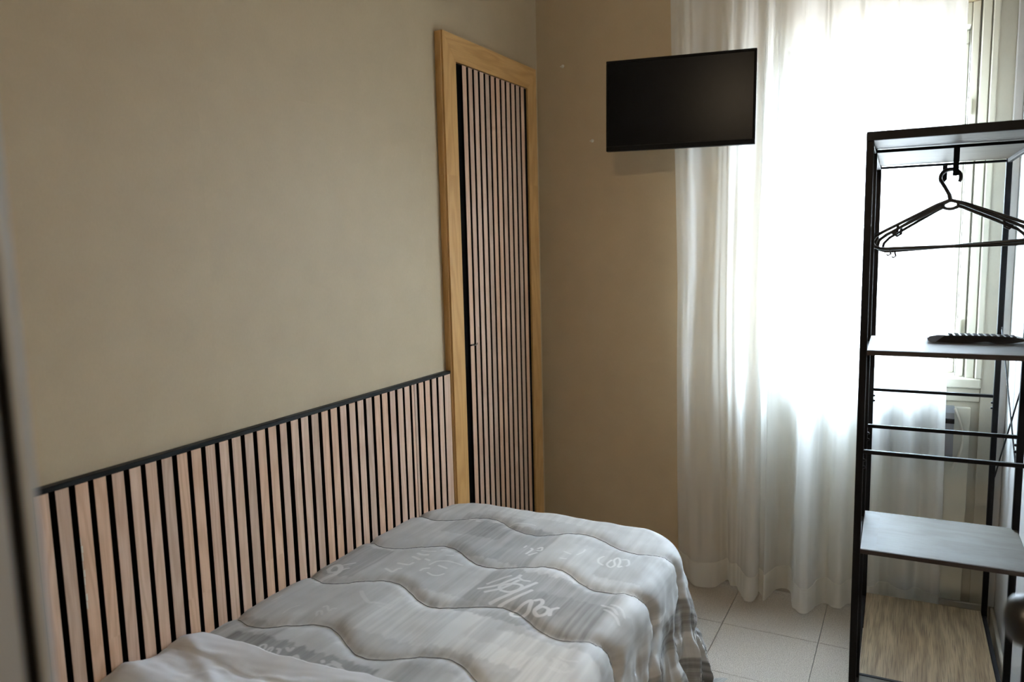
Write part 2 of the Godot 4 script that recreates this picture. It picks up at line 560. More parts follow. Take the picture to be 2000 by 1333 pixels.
# ---------------------------------------------------------------- doorway where the photographer stands, corridor behind
func entrance() -> void:
	var wf := setting("wall_front")
	var m := MB.new()
	m.box(Vector3(0, -0.02, RZ + 0.02), Vector3(1.03, CEIL, 3.0))
	m.box(Vector3(1.03, 2.52, RZ + 0.02), Vector3(1.76, CEIL, 3.0))
	m.box(Vector3(1.76, -0.02, RZ + 0.02), Vector3(RX, CEIL, 3.0))
	put("plaster", m.mesh(), M.beige, wf)
	var d := setting("door_2")
	# jamb on the left hand: pale architrave lip, black rubber seal, painted lining
	bx("architrave", Vector3(0.96, 0.0, RZ + 0.0005), Vector3(1.05, 2.56, RZ + 0.0085), 0.002, M.jamb_paint, d)
	bx("rubber_seal", Vector3(1.031, 0.0, RZ + 0.009), Vector3(1.0495, 2.50, RZ + 0.0165), 0.002, M.black_soft, d)
	bx("lining", Vector3(1.03, 0.0, RZ + 0.017), Vector3(1.0495, 2.52, 3.02), 0.002, M.jamb_paint, d)
	bx("lining", Vector3(1.742, 0.0, RZ + 0.0), Vector3(1.76, 2.52, 3.02), 0.002, M.white_wall, d)
	bx("lining_head", Vector3(1.05, 2.50, RZ + 0.0), Vector3(1.742, 2.52, 3.02), 0.002, M.white_wall, d)
	# leaf standing open against the right wall
	var leaf := bx("door_leaf", Vector3(1.668, 0.008, 2.075), Vector3(1.706, 2.29, 2.84), 0.003, M.white_wall, d)
	for y in [0.3, 1.2, 2.05]:
		var hb := MB.new()
		hb.tube([Vector3(1.715, y - 0.04, 2.846), Vector3(1.715, y + 0.04, 2.846)], 0.007, 10)
		put("hinge", hb.mesh(), M.steel, leaf)
	var k := MB.new()
	var xf := Transform3D(Basis(Vector3.BACK, PI / 2), Vector3(1.667, 0.992, 2.135))
	k.lathe([Vector2(0.0001, 0.0), Vector2(0.027, 0.0), Vector2(0.027, 0.006), Vector2(0.012, 0.010), Vector2(0.010, 0.022), Vector2(0.018, 0.030), Vector2(0.0265, 0.040), Vector2(0.0285, 0.052), Vector2(0.026, 0.062), Vector2(0.018, 0.069), Vector2(0.008, 0.072), Vector2(0.0001, 0.0725)], 28, xf)
	put("door_knob", k.mesh(), M.black_plastic, leaf)
	# corridor
	var cl := setting("wall_corridor")
	var c := MB.new()
	c.box(Vector3(0.3, -0.02, 3.0), Vector3(0.5, CEIL, 6.3))
	c.box(Vector3(2.2, -0.02, 3.0), Vector3(2.4, CEIL, 6.3))
	c.box(Vector3(0.5, -0.02, 6.1), Vector3(2.2, CEIL, 6.3))
	c.box(Vector3(RX, -0.02, 2.99), Vector3(2.2, CEIL, 3.0))
	put("plaster", c.mesh(), M.beige, cl)
	var lamp := thing("ceiling_lamp", "small round frosted ceiling lamp in the corridor behind the doorway", "lamp", Vector3(1.25, CEIL, 3.45))
	var b := MB.new()
	b.lathe([Vector2(0.0001, -0.12), Vector2(0.03, -0.12), Vector2(0.012, -0.10), Vector2(0.012, -0.02), Vector2(0.05, -0.015), Vector2(0.055, -0.001), Vector2(0.0001, -0.001)], 24)
	put("lamp_base", b.mesh(), M.white_wall, lamp)
	var g := MB.new()
	g.lathe([Vector2(0.0001, -0.22), Vector2(0.035, -0.21), Vector2(0.055, -0.18), Vector2(0.055, -0.155), Vector2(0.035, -0.125), Vector2(0.0001, -0.121)], 24)
	var gm := mat(Color(1, 0.96, 0.9), 0.5)
	gm.emission_enabled = true
	gm.emission = Color(1.0, 0.9, 0.75)
	gm.emission_energy_multiplier = 1.5
	put("lamp_glass", g.mesh(), gm, lamp)
	var l := OmniLight3D.new()
	l.name = "lamp_bulb"
	l.position = Vector3(1.25, CEIL - 0.25, 3.45)
	l.light_color = Color(1.0, 0.90, 0.76)
	l.light_energy = 1.2
	l.light_size = 0.06
	l.omni_range = 12.0
	l.omni_attenuation = 2.0
	l.shadow_enabled = true
	add_child(l)

# ---------------------------------------------------------------- slatted headboard along the left wall
func headboard() -> void:
	var h := thing("headboard", "long pale oak slat panel with black gaps along the wall behind the bed", "headboard", Vector3(0, 0, 0))
	var z0 := 2.25347
	var zend := 0.8075
	bx("felt_backing", Vector3(0.001, 0.12, zend), Vector3(0.009, 0.962, z0 + 0.036), 0.0, M.felt, h)
	for i in 37:
		# slat i lies on the near side of gap i; the joint between two panels (gap 16) is wider
		var a := z0 - 0.04 * (i - 1) - 0.0065
		var b := z0 - 0.04 * i + 0.0065
		if i == 16:
			b += 0.003
		if i == 36:
			b = zend + 0.001
		if i == 31:
			# a slat cut in two where the last panel begins
			slat("slat", b, b + 0.0125, 0.122, 0.9615, 0.0095, 0.0205, i, h)
			slat("slat", b + 0.0145, a, 0.122, 0.9615, 0.0095, 0.0200, i + 2, h)
			continue
		slat("slat", b, a, 0.122, 0.9615, 0.0095, 0.0200 + 0.0006 * (i % 3), i, h)
	# black angle strip along the top
	var m := MB.new()
	m.box(Vector3(0.001, 0.9625, zend), Vector3(0.0225, 0.9735, z0 + 0.038), 0.0015)
	put("top_trim", m.mesh(), M.trim_black, h)
	bx("trim_end_cap", Vector3(0.0005, 0.945, z0 + 0.0385), Vector3(0.027, 0.977, z0 + 0.046), 0.002, M.trim_black, h)
	# chipped glue mark on one slat near the open end
	var ch := MB.new()
	for k in 9:
		var y := 0.70 + k * 0.017
		ch.box(Vector3(0.0203, y, z0 - 0.049 - 0.0016 * sin(k * 2.1)), Vector3(0.0214, y + 0.0155, z0 - 0.0465), 0.0003)
	put("glue_mark", ch.mesh(), M.cable, h)

# ---------------------------------------------------------------- bed
const BW := 0.905      # right edge of the bed
const BF := 0.862      # foot end
const BT := 0.530      # top
const DROP := 0.46
const PZ0 := 0.38      # the print covers x 0..1.40 and z 0.38..2.48 of the flat cloth
const PPM := 640.0

# hand-lettered tags on the quilt: width in mm, strength, then x, z in mm along the flat cloth
const TAGS := [
	[9, 0.9, 517, 1479, 553, 1440, 576, 1383, 578, 1361],
	[9, 0.9, 542, 1489, 574, 1445, 588, 1393],
	[9, 0.9, 571, 1461, 561, 1446, 573, 1426, 598, 1414, 613, 1420, 613, 1442, 597, 1463, 575, 1464],
	[10, 0.9, 578, 1526, 597, 1488, 616, 1440, 635, 1382],
	[10, 0.9, 604, 1526, 627, 1478, 644, 1428],
	[8, 0.8, 577, 1372, 595, 1385, 614, 1381],
	[8, 0.7, 523, 1444, 536, 1417, 556, 1377],
	[10, 0.9, 652, 1526, 667, 1478, 678, 1505, 683, 1533, 663, 1560, 655, 1559, 645, 1538, 652, 1526],
	[10, 0.9, 677, 1473, 689, 1463, 700, 1481, 697, 1518, 716, 1539, 731, 1524, 726, 1500, 707, 1496, 699, 1517],
	[10, 0.9, 742, 1527, 734, 1501, 744, 1485],
	[7, 0.9, 526, 1223, 528, 1189, 521, 1180],
	[6, 0.9, 537, 1228, 550, 1204],
	[6, 0.9, 540, 1174, 547, 1161, 555, 1183, 545, 1188],
	[5, 0.9, 499, 1183, 500, 1170],
	[6, 0.6, 620, 1165, 645, 1178],
	[5, 0.8, 665, 1175, 671, 1148, 669, 1125],
	[5, 0.8, 630, 1215, 646, 1213],
	[6, 0.8, 734, 1146, 728, 1166, 735, 1189, 752, 1202],
	[6, 0.9, 764, 1163, 762, 1193, 777, 1207, 783, 1188, 771, 1160, 776, 1140, 789, 1160, 795, 1194, 802, 1187],
	[6, 0.7, 791, 1146, 805, 1140, 816, 1164, 814, 1178],
	[7, 0.6, 836, 1421, 863, 1428, 876, 1441],
	[7, 0.6, 850, 1440, 878, 1453, 891, 1465],
	[6, 0.5, 856, 1411, 876, 1415, 891, 1434],
	[6, 0.5, 837, 1730, 861, 1738],
	[6, 0.5, 834, 1702, 853, 1703, 863, 1713],
	[8, 0.8, 213, 1474, 244, 1488, 249, 1467, 257, 1463],
	[8, 0.8, 226, 1433, 249, 1433, 262, 1432, 264, 1416],
	[9, 0.8, 237, 1377, 267, 1389],
	[9, 0.8, 237, 1351, 256, 1358, 273, 1355],
	[9, 0.7, 237, 1329, 260, 1330, 279, 1326],
	[8, 0.7, 284, 1381, 298, 1385],
	[7, 0.8, 314, 1451, 315, 1437, 326, 1427],
	[6, 0.9, 340, 1454, 360, 1461, 376, 1456, 384, 1442],
	[7, 0.8, 341, 1400, 362, 1405, 371, 1408],
	[6, 0.7, 315, 1407, 318, 1391, 325, 1378, 351, 1366, 373, 1366, 399, 1369],
	[7, 0.6, 327, 1336, 343, 1329],
	[7, 0.7, 292, 1307, 301, 1295],
	[14, 0.8, 62, 1537, 58, 1516, 74, 1508, 96, 1527, 101, 1552, 90, 1574, 81, 1589, 81, 1605],
	[10, 0.7, 62, 1537, 78, 1552, 96, 1544],
	[5, 0.8, 82, 1505, 108, 1478],
	[6, 0.8, 99, 1531, 114, 1513],
	[8, 0.6, 28, 1494, 38, 1466],
	[6, 0.45, 228, 1771, 219, 1758, 225, 1751, 238, 1762],
	[6, 0.5, 216, 1732, 222, 1725, 242, 1742, 243, 1729, 250, 1726],
	[10, 0.45, 248, 1624, 273, 1646, 304, 1664, 317, 1658, 339, 1653, 363, 1650],
	[10, 0.4, 338, 1667, 370, 1665],
	[4, 0.45, 61, 1754, 65, 1734, 64, 1719],
	[4, 0.4, 141, 1795, 140, 1768, 151, 1749],
	[6, 0.8, 217, 1954, 214, 1935, 223, 1931, 231, 1944, 228, 1957],
	[6, 0.8, 245, 1953, 240, 1935, 246, 1933, 252, 1946],
	[7, 0.8, 258, 1931, 266, 1932, 273, 1944],
	[9, 0.8, 315, 1948, 315, 1932, 337, 1949, 346, 1949],
	[8, 0.7, 275, 1919, 288, 1925, 287, 1913],
	[9, 0.8, 384, 1925, 389, 1929],
	[9, 0.7, 407, 1935, 415, 1927, 434, 1930, 450, 1937],
	[9, 0.7, 408, 1919, 431, 1924],
	[4, 0.45, 711, 1768, 710, 1738, 717, 1712],
	[4, 0.45, 719, 1772, 724, 1754, 734, 1738],
	[5, 0.45, 763, 1770, 776, 1753, 783, 1723, 789, 1695],
	[5, 0.4, 758, 1746, 770, 1726],
	[5, 0.5, 829, 1696, 853, 1701, 866, 1708],
	[5, 0.5, 835, 1728, 853, 1730, 868, 1733, 873, 1723],
	[5, 0.5, 839, 1685, 859, 1692, 874, 1683],
	[7, 0.9, 213, 1043, 236, 1041, 247, 1021],
	[6, 0.9, 258, 1050, 269, 1049],
	[6, 0.8, 317, 1043, 328, 1038],
	[6, 0.6, 368, 1049, 389, 1025, 426, 1016, 454, 1018],
]

func duvet_print() -> ImageTexture:
	var w := int(1.40 * PPM)
	var h := int(2.10 * PPM)
	var val := PackedFloat32Array()
	val.resize(w * h)
	var streak := noise(81, 1.0, 3)
	var cloud := noise(82, 1.0, 2)
	var rng := RandomNumberGenerator.new()
	rng.seed = 77
	# broad brushed blocks, most of them with two sides along the bed
	var blocks := []
	for k in 46:
		var x0 := rng.randf_range(-0.1, 1.35)
		var z0 := rng.randf_range(0.3, 2.4)
		blocks.append([x0, z0, x0 + rng.randf_range(0.14, 0.36), z0 + rng.randf_range(0.16, 0.42), rng.randf_range(-0.085, 0.055)])
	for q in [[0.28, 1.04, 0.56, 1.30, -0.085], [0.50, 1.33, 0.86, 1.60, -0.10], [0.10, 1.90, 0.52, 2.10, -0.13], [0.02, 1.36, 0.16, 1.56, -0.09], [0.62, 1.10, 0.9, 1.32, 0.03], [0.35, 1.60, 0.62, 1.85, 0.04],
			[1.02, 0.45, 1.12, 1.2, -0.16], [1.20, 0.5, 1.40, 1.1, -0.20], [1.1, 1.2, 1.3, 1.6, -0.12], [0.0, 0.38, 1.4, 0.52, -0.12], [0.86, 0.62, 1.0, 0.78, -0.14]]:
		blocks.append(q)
	var k := 0
	for j in h:
		var z := PZ0 + j / PPM
		for i in w:
			var x := i / PPM
			var s := streak.get_noise_2d(x * 27.0, z * 1.7 + x * 2.0)
			var s2 := streak.get_noise_2d(x * 150.0 + 50.0, z * 6.0)
			var c := cloud.get_noise_2d(x * 5.0, z * 4.0)
			val[k] = 0.795 + 0.05 * s * (0.5 + c) + 0.022 * s + 0.008 * s2 + 0.02 * c
			k += 1
	for q in blocks:
		var ia := maxi(0, int((q[0] - 0.03) * PPM))
		var ib := mini(w - 1, int((q[2] + 0.03) * PPM))
		var ja := maxi(0, int((q[1] - PZ0 - 0.06) * PPM))
		var jb := mini(h - 1, int((q[3] - PZ0 + 0.06) * PPM))
		for j in range(ja, jb):
			var z: float = PZ0 + j / PPM
			for i in range(ia, ib):
				var x: float = i / PPM
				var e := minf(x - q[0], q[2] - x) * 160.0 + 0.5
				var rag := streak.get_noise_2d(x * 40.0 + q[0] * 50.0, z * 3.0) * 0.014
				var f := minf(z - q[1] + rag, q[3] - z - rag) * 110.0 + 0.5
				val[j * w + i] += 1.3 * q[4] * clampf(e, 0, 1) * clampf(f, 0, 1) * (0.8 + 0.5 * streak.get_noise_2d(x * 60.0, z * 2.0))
	var ink := PackedFloat32Array()
	ink.resize(w * h)
	for q in TAGS:
		stroke(ink, w, h, smooth(q))
	# the same tags again on the hanging parts, turned
	for n in TAGS.size():
		var q: Array = TAGS[n].duplicate()
		for a in range(2, q.size(), 2):
			var x: float = q[a]
			var z: float = q[a + 1]
			q[a] = 1330.0 - (z - 1300.0) * 0.55
			q[a + 1] = 400.0 + x * 1.9
		q[0] *= 1.4
		if n % 2 == 0:
			stroke(ink, w, h, smooth(q))
	var d := PackedByteArray()
	d.resize(w * h * 3)
	for p in w * h:
		var v := clampf(val[p], 0.4, 0.92)
		v = lerpf(v, 0.95, clampf(ink[p], 0.0, 1.0) * 0.8)
		d[p * 3] = int(v * 252.0)
		d[p * 3 + 1] = int(v * 250.0)
		d[p * 3 + 2] = int(v * 247.0)
	return ImageTexture.create_from_image(Image.create_from_data(w, h, false, Image.FORMAT_RGB8, d))

func smooth(q: Array) -> Array:
	# rounds a hand-set polyline into a flowing stroke
	var c := Curve2D.new()
	var n := (q.size() - 2) / 2
	for k in n:
		var p := Vector2(q[2 + k * 2], q[3 + k * 2])
		var a := Vector2(q[2 + maxi(k - 1, 0) * 2], q[3 + maxi(k - 1, 0) * 2])
		var b := Vector2(q[2 + mini(k + 1, n - 1) * 2], q[3 + mini(k + 1, n - 1) * 2])
		c.add_point(p, -(b - a) / 6.0, (b - a) / 6.0)
	c.bake_interval = 4.0
	var out := [q[0], q[1]]
	for p in c.get_baked_points():
		out.append(p.x)
		out.append(p.y)
	return out

func stroke(ink: PackedFloat32Array, w: int, h: int, q: Array) -> void:
	var r: float = q[0] * 0.0011 * PPM * 0.5
	for a in range(2, q.size() - 2, 2):
		var p0 := Vector2(q[a] * 0.001, q[a + 1] * 0.001 - PZ0) * PPM
		var p1 := Vector2(q[a + 2] * 0.001, q[a + 3] * 0.001 - PZ0) * PPM
		var lo := p0.min(p1) - Vector2.ONE * (r + 2.0)
		var hi := p0.max(p1) + Vector2.ONE * (r + 2.0)
		var dd := p1 - p0
		var l2 := maxf(dd.length_squared(), 0.001)
		for j in range(maxi(0, int(lo.y)), mini(h - 1, int(hi.y) + 1)):
			for i in range(maxi(0, int(lo.x)), mini(w - 1, int(hi.x) + 1)):
				var pt := Vector2(i, j)
				var t := clampf((pt - p0).dot(dd) / l2, 0.0, 1.0)
				var e := (pt - p0 - dd * t).length()
				var g: float = clampf((r - e) / 1.6 + 0.5, 0.0, 1.0) * q[1]
				ink[j * w + i] = maxf(ink[j * w + i], g)

func seam_gap(x: float, z: float) -> float:
	# signed distance, along the bed, to the nearest wavy quilting seam
	var zz := z - 0.036 * cos(TAU * (x - 0.452) / 0.345) - 1.04
	return absf(zz - 0.2635 * roundf(zz / 0.2635))

var wrinkle: FastNoiseLite
var wrinkle2: FastNoiseLite

func duvet_point(cu: float, cz: float) -> Vector3:
	# where a point of the flat quilt comes to lie on the bed
	var rr := 0.15
	var re := 0.055
	var du := maxf(0.0, cu - (BW - rr))
	var dz := maxf(0.0, BF + rr - cz)
	var e := sqrt(du * du + dz * dz)
	var g := seam_gap(cu, cz)
	var puff := 0.0068 * (1.0 - exp(-pow(g / 0.024, 2.0))) - 0.002 * exp(-pow(g / 0.009, 2.0))
	puff += wrinkle.get_noise_2d(cu * 4.0, cz * 3.5) * 0.005
	# small puckers along the stitching
	puff += wrinkle2.get_noise_2d(cu * 30.0, cz * 11.0) * 0.0022 * exp(-pow(g / 0.05, 2.0))
	var dome := 0.008 * sin(PI * clampf(cu / BW, 0.0, 1.0))
	var wall := 0.012 * exp(-pow(cu - 0.022, 2.0) / 0.0006) + 0.030 * exp(-pow(cu / 0.12, 2.0)) * exp(-pow((cz - BF - 0.03) / 0.10, 2.0))
	dome -= wall
	if e <= rr - re:
		# the edge at the slats curls down a little
		return Vector3(cu, BT - 0.012 + puff + dome, cz)
	var n := Vector3(du / e, 0, -dz / e)
	var s := e - (rr - re)
	var base := Vector3(minf(cu, BW - rr), 0, maxf(cz, BF + rr))
	if s < re * PI / 2:
		var a := s / re
		var nn := n * sin(a) + Vector3.UP * cos(a)
		return base + n * (rr - re + re * sin(a)) + Vector3(0, BT - 0.012 - re * (1.0 - cos(a)) + maxf(dome, 0.0) * cos(a) + minf(dome, 0.0), 0) + nn * puff * (1.0 + 1.3 * sin(a))
	var drop := s - re * PI / 2
	# length round the bed, for the hanging folds
	var ang := atan2(dz, du)
	var per := cz if du > 0 and dz <= 0 else (BF + rr - ang * 0.32 if du > 0 and dz > 0 else BF + rr - 0.5 - (BW - rr - cu))
	var amp := smoothstep(0.0, 0.34, drop)
	var corner := sin(2.0 * ang)
	var fold := (sin(per * 41.0 + 1.2 * sin(per * 13.0)) * 0.5 + wrinkle.get_noise_2d(per * 16.0, drop * 2.5) * 0.9) * (0.023 + 0.026 * corner) * amp
	fold += wrinkle2.get_noise_2d(per * 12.0, drop * 9.0) * 0.006 * minf(1.0, drop * 14.0)
	var y := BT - 0.012 - re - drop + minf(dome, 0.0)
	var flare := drop * (0.05 + 0.17 * corner)
	var low := 0.03 + 0.012 * sin(per * 23.0)
	if y < low:
		flare += (low - y) * 0.30
		y = low + (low - y) * -0.02
	return base + n * (rr + flare + fold + puff * 2.3) + Vector3(0, y, 0)

func bed() -> void:
	wrinkle = noise(91, 1.0, 3)
	wrinkle2 = noise(92, 1.0, 2)
	var b := thing("bed", "single bed base and mattress hidden under the grey printed quilt", "bed", Vector3(0.46, 0, 1.8))
	bx("bed_base", Vector3(-0.41, 0.20, -0.86), Vector3(0.38, 0.29, 1.0), 0.01, M.pine, b)
	bx("mattress", Vector3(-0.415, 0.291, -0.87), Vector3(0.385, 0.465, 1.0), 0.03, M.mattress, b)
	for s in [[-0.36, -0.80], [0.33, -0.80], [-0.36, 0.94], [0.33, 0.94]]:
		bx("leg", Vector3(s[0] - 0.022, 0.0, s[1] - 0.022), Vector3(s[0] + 0.022, 0.20, s[1] + 0.022), 0.003, M.pine, b)
	# quilt
	var q := thing("quilt", "light grey quilt printed with graffiti tags and stitched in wavy seams", "quilt", Vector3(0, 0, 0))
	var cols := 190
	var rows := 330
	var p := PackedVector3Array()
	var uv := PackedVector2Array()
	p.resize(cols * rows)
	uv.resize(cols * rows)
	var cu1 := BW + DROP - 0.02
	var cz0 := BF - DROP
	for j in rows:
		for i in cols:
			var cu := lerpf(0.0225, cu1, float(i) / (cols - 1))
			var cz := lerpf(cz0, 2.70, float(j) / (rows - 1))
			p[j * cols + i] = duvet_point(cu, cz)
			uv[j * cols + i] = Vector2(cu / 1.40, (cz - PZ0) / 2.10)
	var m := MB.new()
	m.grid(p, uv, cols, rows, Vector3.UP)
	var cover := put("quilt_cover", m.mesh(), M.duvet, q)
	# darker stitching thread in each seam of the top
	var th := mat(Color(0.58, 0.585, 0.59), 0.8)
	for k in range(-1, 5):
		var path := []
		for i in 140:
			var cu := lerpf(0.03, BW + 0.36, i / 139.0)
			var cz := 1.04 + 0.2635 * k + 0.036 * cos(TAU * (cu - 0.452) / 0.345)
			if k == -1 and cz < BF - 0.3:
				continue
			path.append(duvet_point(cu, cz) + (Vector3(0.0003, 0.0011, 0) if cu < BW - 0.08 else Vector3(0.0014, 0.0005, 0)))
		var t := MB.new()
		t.tube(path, 0.0010, 5)
		put("seam_thread", t.mesh(), th, cover)
	# top sheet turned back over the quilt
	var s := thing("top_sheet", "creased white top sheet turned back over the near end of the quilt", "sheet", Vector3(0, 0, 0))
	var sc := 150
	var sr := 110
	var sp := PackedVector3Array()
	var su := PackedVector2Array()
	sp.resize(sc * sr)
	su.resize(sc * sr)
	for j in sr:
		for i in sc:
			var cu := lerpf(0.0235, BW + 0.30, float(i) / (sc - 1))
			var t := float(j) / (sr - 1)
			var edge := 1.948 + 0.010 * sin(cu * 7.0) + wrinkle.get_noise_2d(cu * 7.0, 3.0) * 0.012
			# the first rows roll under the folded edge
			var roll := 8
			var z := edge
			var lift := 0.016
			if j < roll:
				var a := PI * 0.5 * (1.0 - float(j) / roll)
				z = edge + 0.007 * (1.0 - sin(a) * 1.0)
				lift = 0.016 - 0.0155 * sin(a)
			else:
				z = edge + 0.007 + (2.66 - edge) * pow((float(j) - roll + 1) / (sr - roll), 1.25)
			var o := duvet_point(cu, z)
			var o2 := duvet_point(cu, z + 0.03)
			var o3 := duvet_point(cu, z - 0.03)
			o = (o + (o2 + o3) / 2.0) / 2.0
			o.z = z
			var d := z - edge
			var w := wrinkle.get_noise_2d(cu * 3.0 + d * 3.0, d * 9.0) * 0.010 * minf(1.0, d * 10.0)
			w += 0.020 * exp(-pow((cu - 0.06) / 0.10, 2.0)) * minf(1.0, d * 12.0) * (0.6 + 0.4 * sin(d * 34.0 + 1.0))
			w -= 0.0035 * exp(-pow((d - 0.082 - 0.012 * sin(cu * 5.0)) / 0.006, 2.0))
			w += 0.006 * exp(-pow((cu * 0.5 - d + 0.02) / 0.02, 2.0)) * minf(1.0, d * 10.0)
			var side := clampf((cu - (BW - 0.12)) / 0.12, 0.0, 1.0)
			o += Vector3(side, 1.0 - side * 0.8, 0).normalized() * (lift + w)
			sp[j * sc + i] = o
			su[j * sc + i] = Vector2(cu, z)
	var ms := MB.new()
	ms.grid(sp, su, sc, sr, Vector3.UP)
	put("sheet_cloth", ms.mesh(), M.sheet, s)

# ---------------------------------------------------------------- sheer curtain
func curtain() -> void:
	var c := thing("curtain", "floor-length sheer white curtain hanging in folds in front of the bright window", "curtain", Vector3(0, 0, 0))
	# plan of the folds as hand-set points (x, depth at the hem); the end by the rack is folded back on itself
	var plan := [Vector2(0.655, 0.075), Vector2(0.70, 0.125), Vector2(0.745, 0.172), Vector2(0.79, 0.165), Vector2(0.822, 0.150), Vector2(0.842, 0.112), Vector2(0.858, 0.085), Vector2(0.880, 0.125), Vector2(0.902, 0.118), Vector2(0.925, 0.165), Vector2(0.958, 0.225), Vector2(0.985, 0.222), Vector2(0.992, 0.165), Vector2(0.985, 0.128), Vector2(1.006, 0.150), Vector2(1.016, 0.190), Vector2(1.030, 0.150), Vector2(1.048, 0.092), Vector2(1.080, 0.070), Vector2(1.105, 0.098), Vector2(1.122, 0.190), Vector2(1.150, 0.245), Vector2(1.180, 0.250), Vector2(1.196, 0.195), Vector2(1.205, 0.140), Vector2(1.232, 0.118), Vector2(1.262, 0.150), Vector2(1.290, 0.150), Vector2(1.312, 0.098), Vector2(1.342, 0.082), Vector2(1.372, 0.125), Vector2(1.398, 0.118), Vector2(1.412, 0.075), Vector2(1.44, 0.062), Vector2(1.470, 0.100), Vector2(1.50, 0.105), Vector2(1.528, 0.070), Vector2(1.555, 0.080), Vector2(1.585, 0.105), Vector2(1.604, 0.092), Vector2(1.606, 0.066), Vector2(1.585, 0.046), Vector2(1.54, 0.042), Vector2(1.49, 0.046), Vector2(1.455, 0.038), Vector2(1.43, 0.032)]
	var curve := Curve2D.new()
	for k in plan.size():
		var a: Vector2 = plan[maxi(k - 1, 0)]
		var b: Vector2 = plan[mini(k + 1, plan.size() - 1)]
		var tan_ := (b - a) / 6.0
		curve.add_point(plan[k], -tan_, tan_)
	curve.bake_interval = 0.004
	var cols := 330
	var rows := 90
	var length := curve.get_baked_length()
	var nz := noise(101, 1.0, 2)
	var top := 2.50
	var hem := 0.135
	var low := 0.036
	var f := func(u: float, y: float) -> Vector3:
		var q := curve.sample_baked(u * length, true)
		var d := (top - y) / top
		var amp := 0.35 + 0.65 * smoothstep(0.0, 0.95, d)
		var mean := 0.118
		var x := q.x + 0.012 * sin(d * 5.0 + q.x * 9.0) * (1.0 - absf(d * 2.0 - 1.0)) + (d - 1.0) * 0.022 * (1.0 - clampf((q.x - 0.65) / 0.3, 0.0, 1.0)) * 1.6
		var z := mean + (q.y - mean) * amp + nz.get_noise_2d(u * 30.0, d * 2.2) * 0.010
		return Vector3(x, y, maxf(z, 0.028))
	# cloth, then the doubled hem as its own strip
	var strips := []
	for part in 2:
		var y1 := top if part == 0 else hem
		var y0 := hem if part == 0 else low
		var nr := rows if part == 0 else 8
		var p := PackedVector3Array()
		var uv := PackedVector2Array()
		for j in nr:
			for i in cols:
				var u := float(i) / (cols - 1)
				var y := lerpf(y1, y0, float(j) / (nr - 1))
				if part == 1:
					y += 0.006 * sin(u * 50.0) * float(j) / (nr - 1)
				p.append(f.call(u, y))
				uv.append(Vector2(u * length, y))
		var m := MB.new()
		m.grid(p, uv, cols, nr, Vector3.BACK)
		strips.append(put("voile" if part == 0 else "hem", m.mesh(), M.voile if part == 0 else M.voile_hem, c))
	# stitched line above the hem
	var line := []
	for i in cols:
		line.append(f.call(float(i) / (cols - 1), hem) + Vector3(0, 0, 0.0008))
	var t := MB.new()
	t.tube(line, 0.0013, 5)
	put("hem_stitching", t.mesh(), M.voile_hem, strips[1])
	var r := thing("curtain_rod", "white curtain rod on wall brackets above the window", "rod", Vector3(0, 0, 0))
	var rm := MB.new()
	rm.tube([Vector3(0.56, 2.52, 0.105), Vector3(1.66, 2.52, 0.105)], 0.011, 12)
	put("pole", rm.mesh(), M.white_wall, r)
	for x in [0.60, 1.62]:
		var bm := MB.new()
		bm.tube([Vector3(x, 2.52, 0.094), Vector3(x, 2.515, 0.001)], 0.006, 8)
		put("bracket", bm.mesh(), M.white_wall, r)

# ---------------------------------------------------------------- television
func television() -> void:
	var c := Vector3(0.7005, 1.9225, 0.264)
	var t := thing("television", "small black flat television on a swivel arm above the bed foot", "television", c, 0.1535)
	t.rotation.z = -0.009
	var w := 0.2695
	var h := 0.165
	var m := MB.new()
	# bezel: four bars round the screen
	var zf := 0.0
	m.box(Vector3(-w, h - 0.010, -0.028), Vector3(w, h, zf), 0.0015)
	m.box(Vector3(-w, -h, -0.028), Vector3(w, -h + 0.017, zf), 0.0015)
	m.box(Vector3(-w, -h + 0.017, -0.028), Vector3(-w + 0.009, h - 0.010, zf), 0.0015)
	m.box(Vector3(w - 0.009, -h + 0.017, -0.028), Vector3(w, h - 0.010, zf), 0.0015)
	put("bezel", m.mesh(), M.tv_black, t)
	bx("screen", Vector3(-w + 0.0085, -h + 0.0165, -0.020), Vector3(w - 0.0085, h - 0.0095, -0.0022), 0.0, M.screen, t)
	bx("lower_strip", Vector3(-w + 0.004, -h + 0.0165, -0.003), Vector3(w - 0.004, -h + 0.0195, 0.0012), 0.0006, M.trim_black, t)
	var b := MB.new()
	b.box(Vector3(-w + 0.03, -h + 0.03, -0.036), Vector3(w - 0.03, h - 0.03, -0.028), 0.004)
	b.box(Vector3(-0.16, -h + 0.02, -0.060), Vector3(0.16, 0.06, -0.034), 0.010)
	put("back_cover", b.mesh(), M.black_soft, t)
	var a := thing("wall_bracket", "black steel swivel arm between the television and the wall", "bracket", Vector3(0.69, 1.93, 0))
	bx("wall_plate", Vector3(-0.045, -0.10, 0.0005), Vector3(0.045, 0.10, 0.010), 0.002, M.black_metal, a)
	bx("screen_plate", Vector3(-0.05, -0.05, 0.188), Vector3(0.05, 0.05, 0.194), 0.001, M.black_metal, a)
	var am := MB.new()
	am.tube([Vector3(0, 0, 0.010), Vector3(-0.075, 0, 0.085), Vector3(0.0, 0, 0.188)], 0.013, 10)
	put("arm", am.mesh(), M.black_metal, a)

# ---------------------------------------------------------------- clothes rack
const RK := {"w": 0.3736, "dm": 0.5774, "df": 0.870, "top": 1.6455, "rod": 0.8837, "s1": 1.1412, "s2": 0.6327, "base": 0.13}

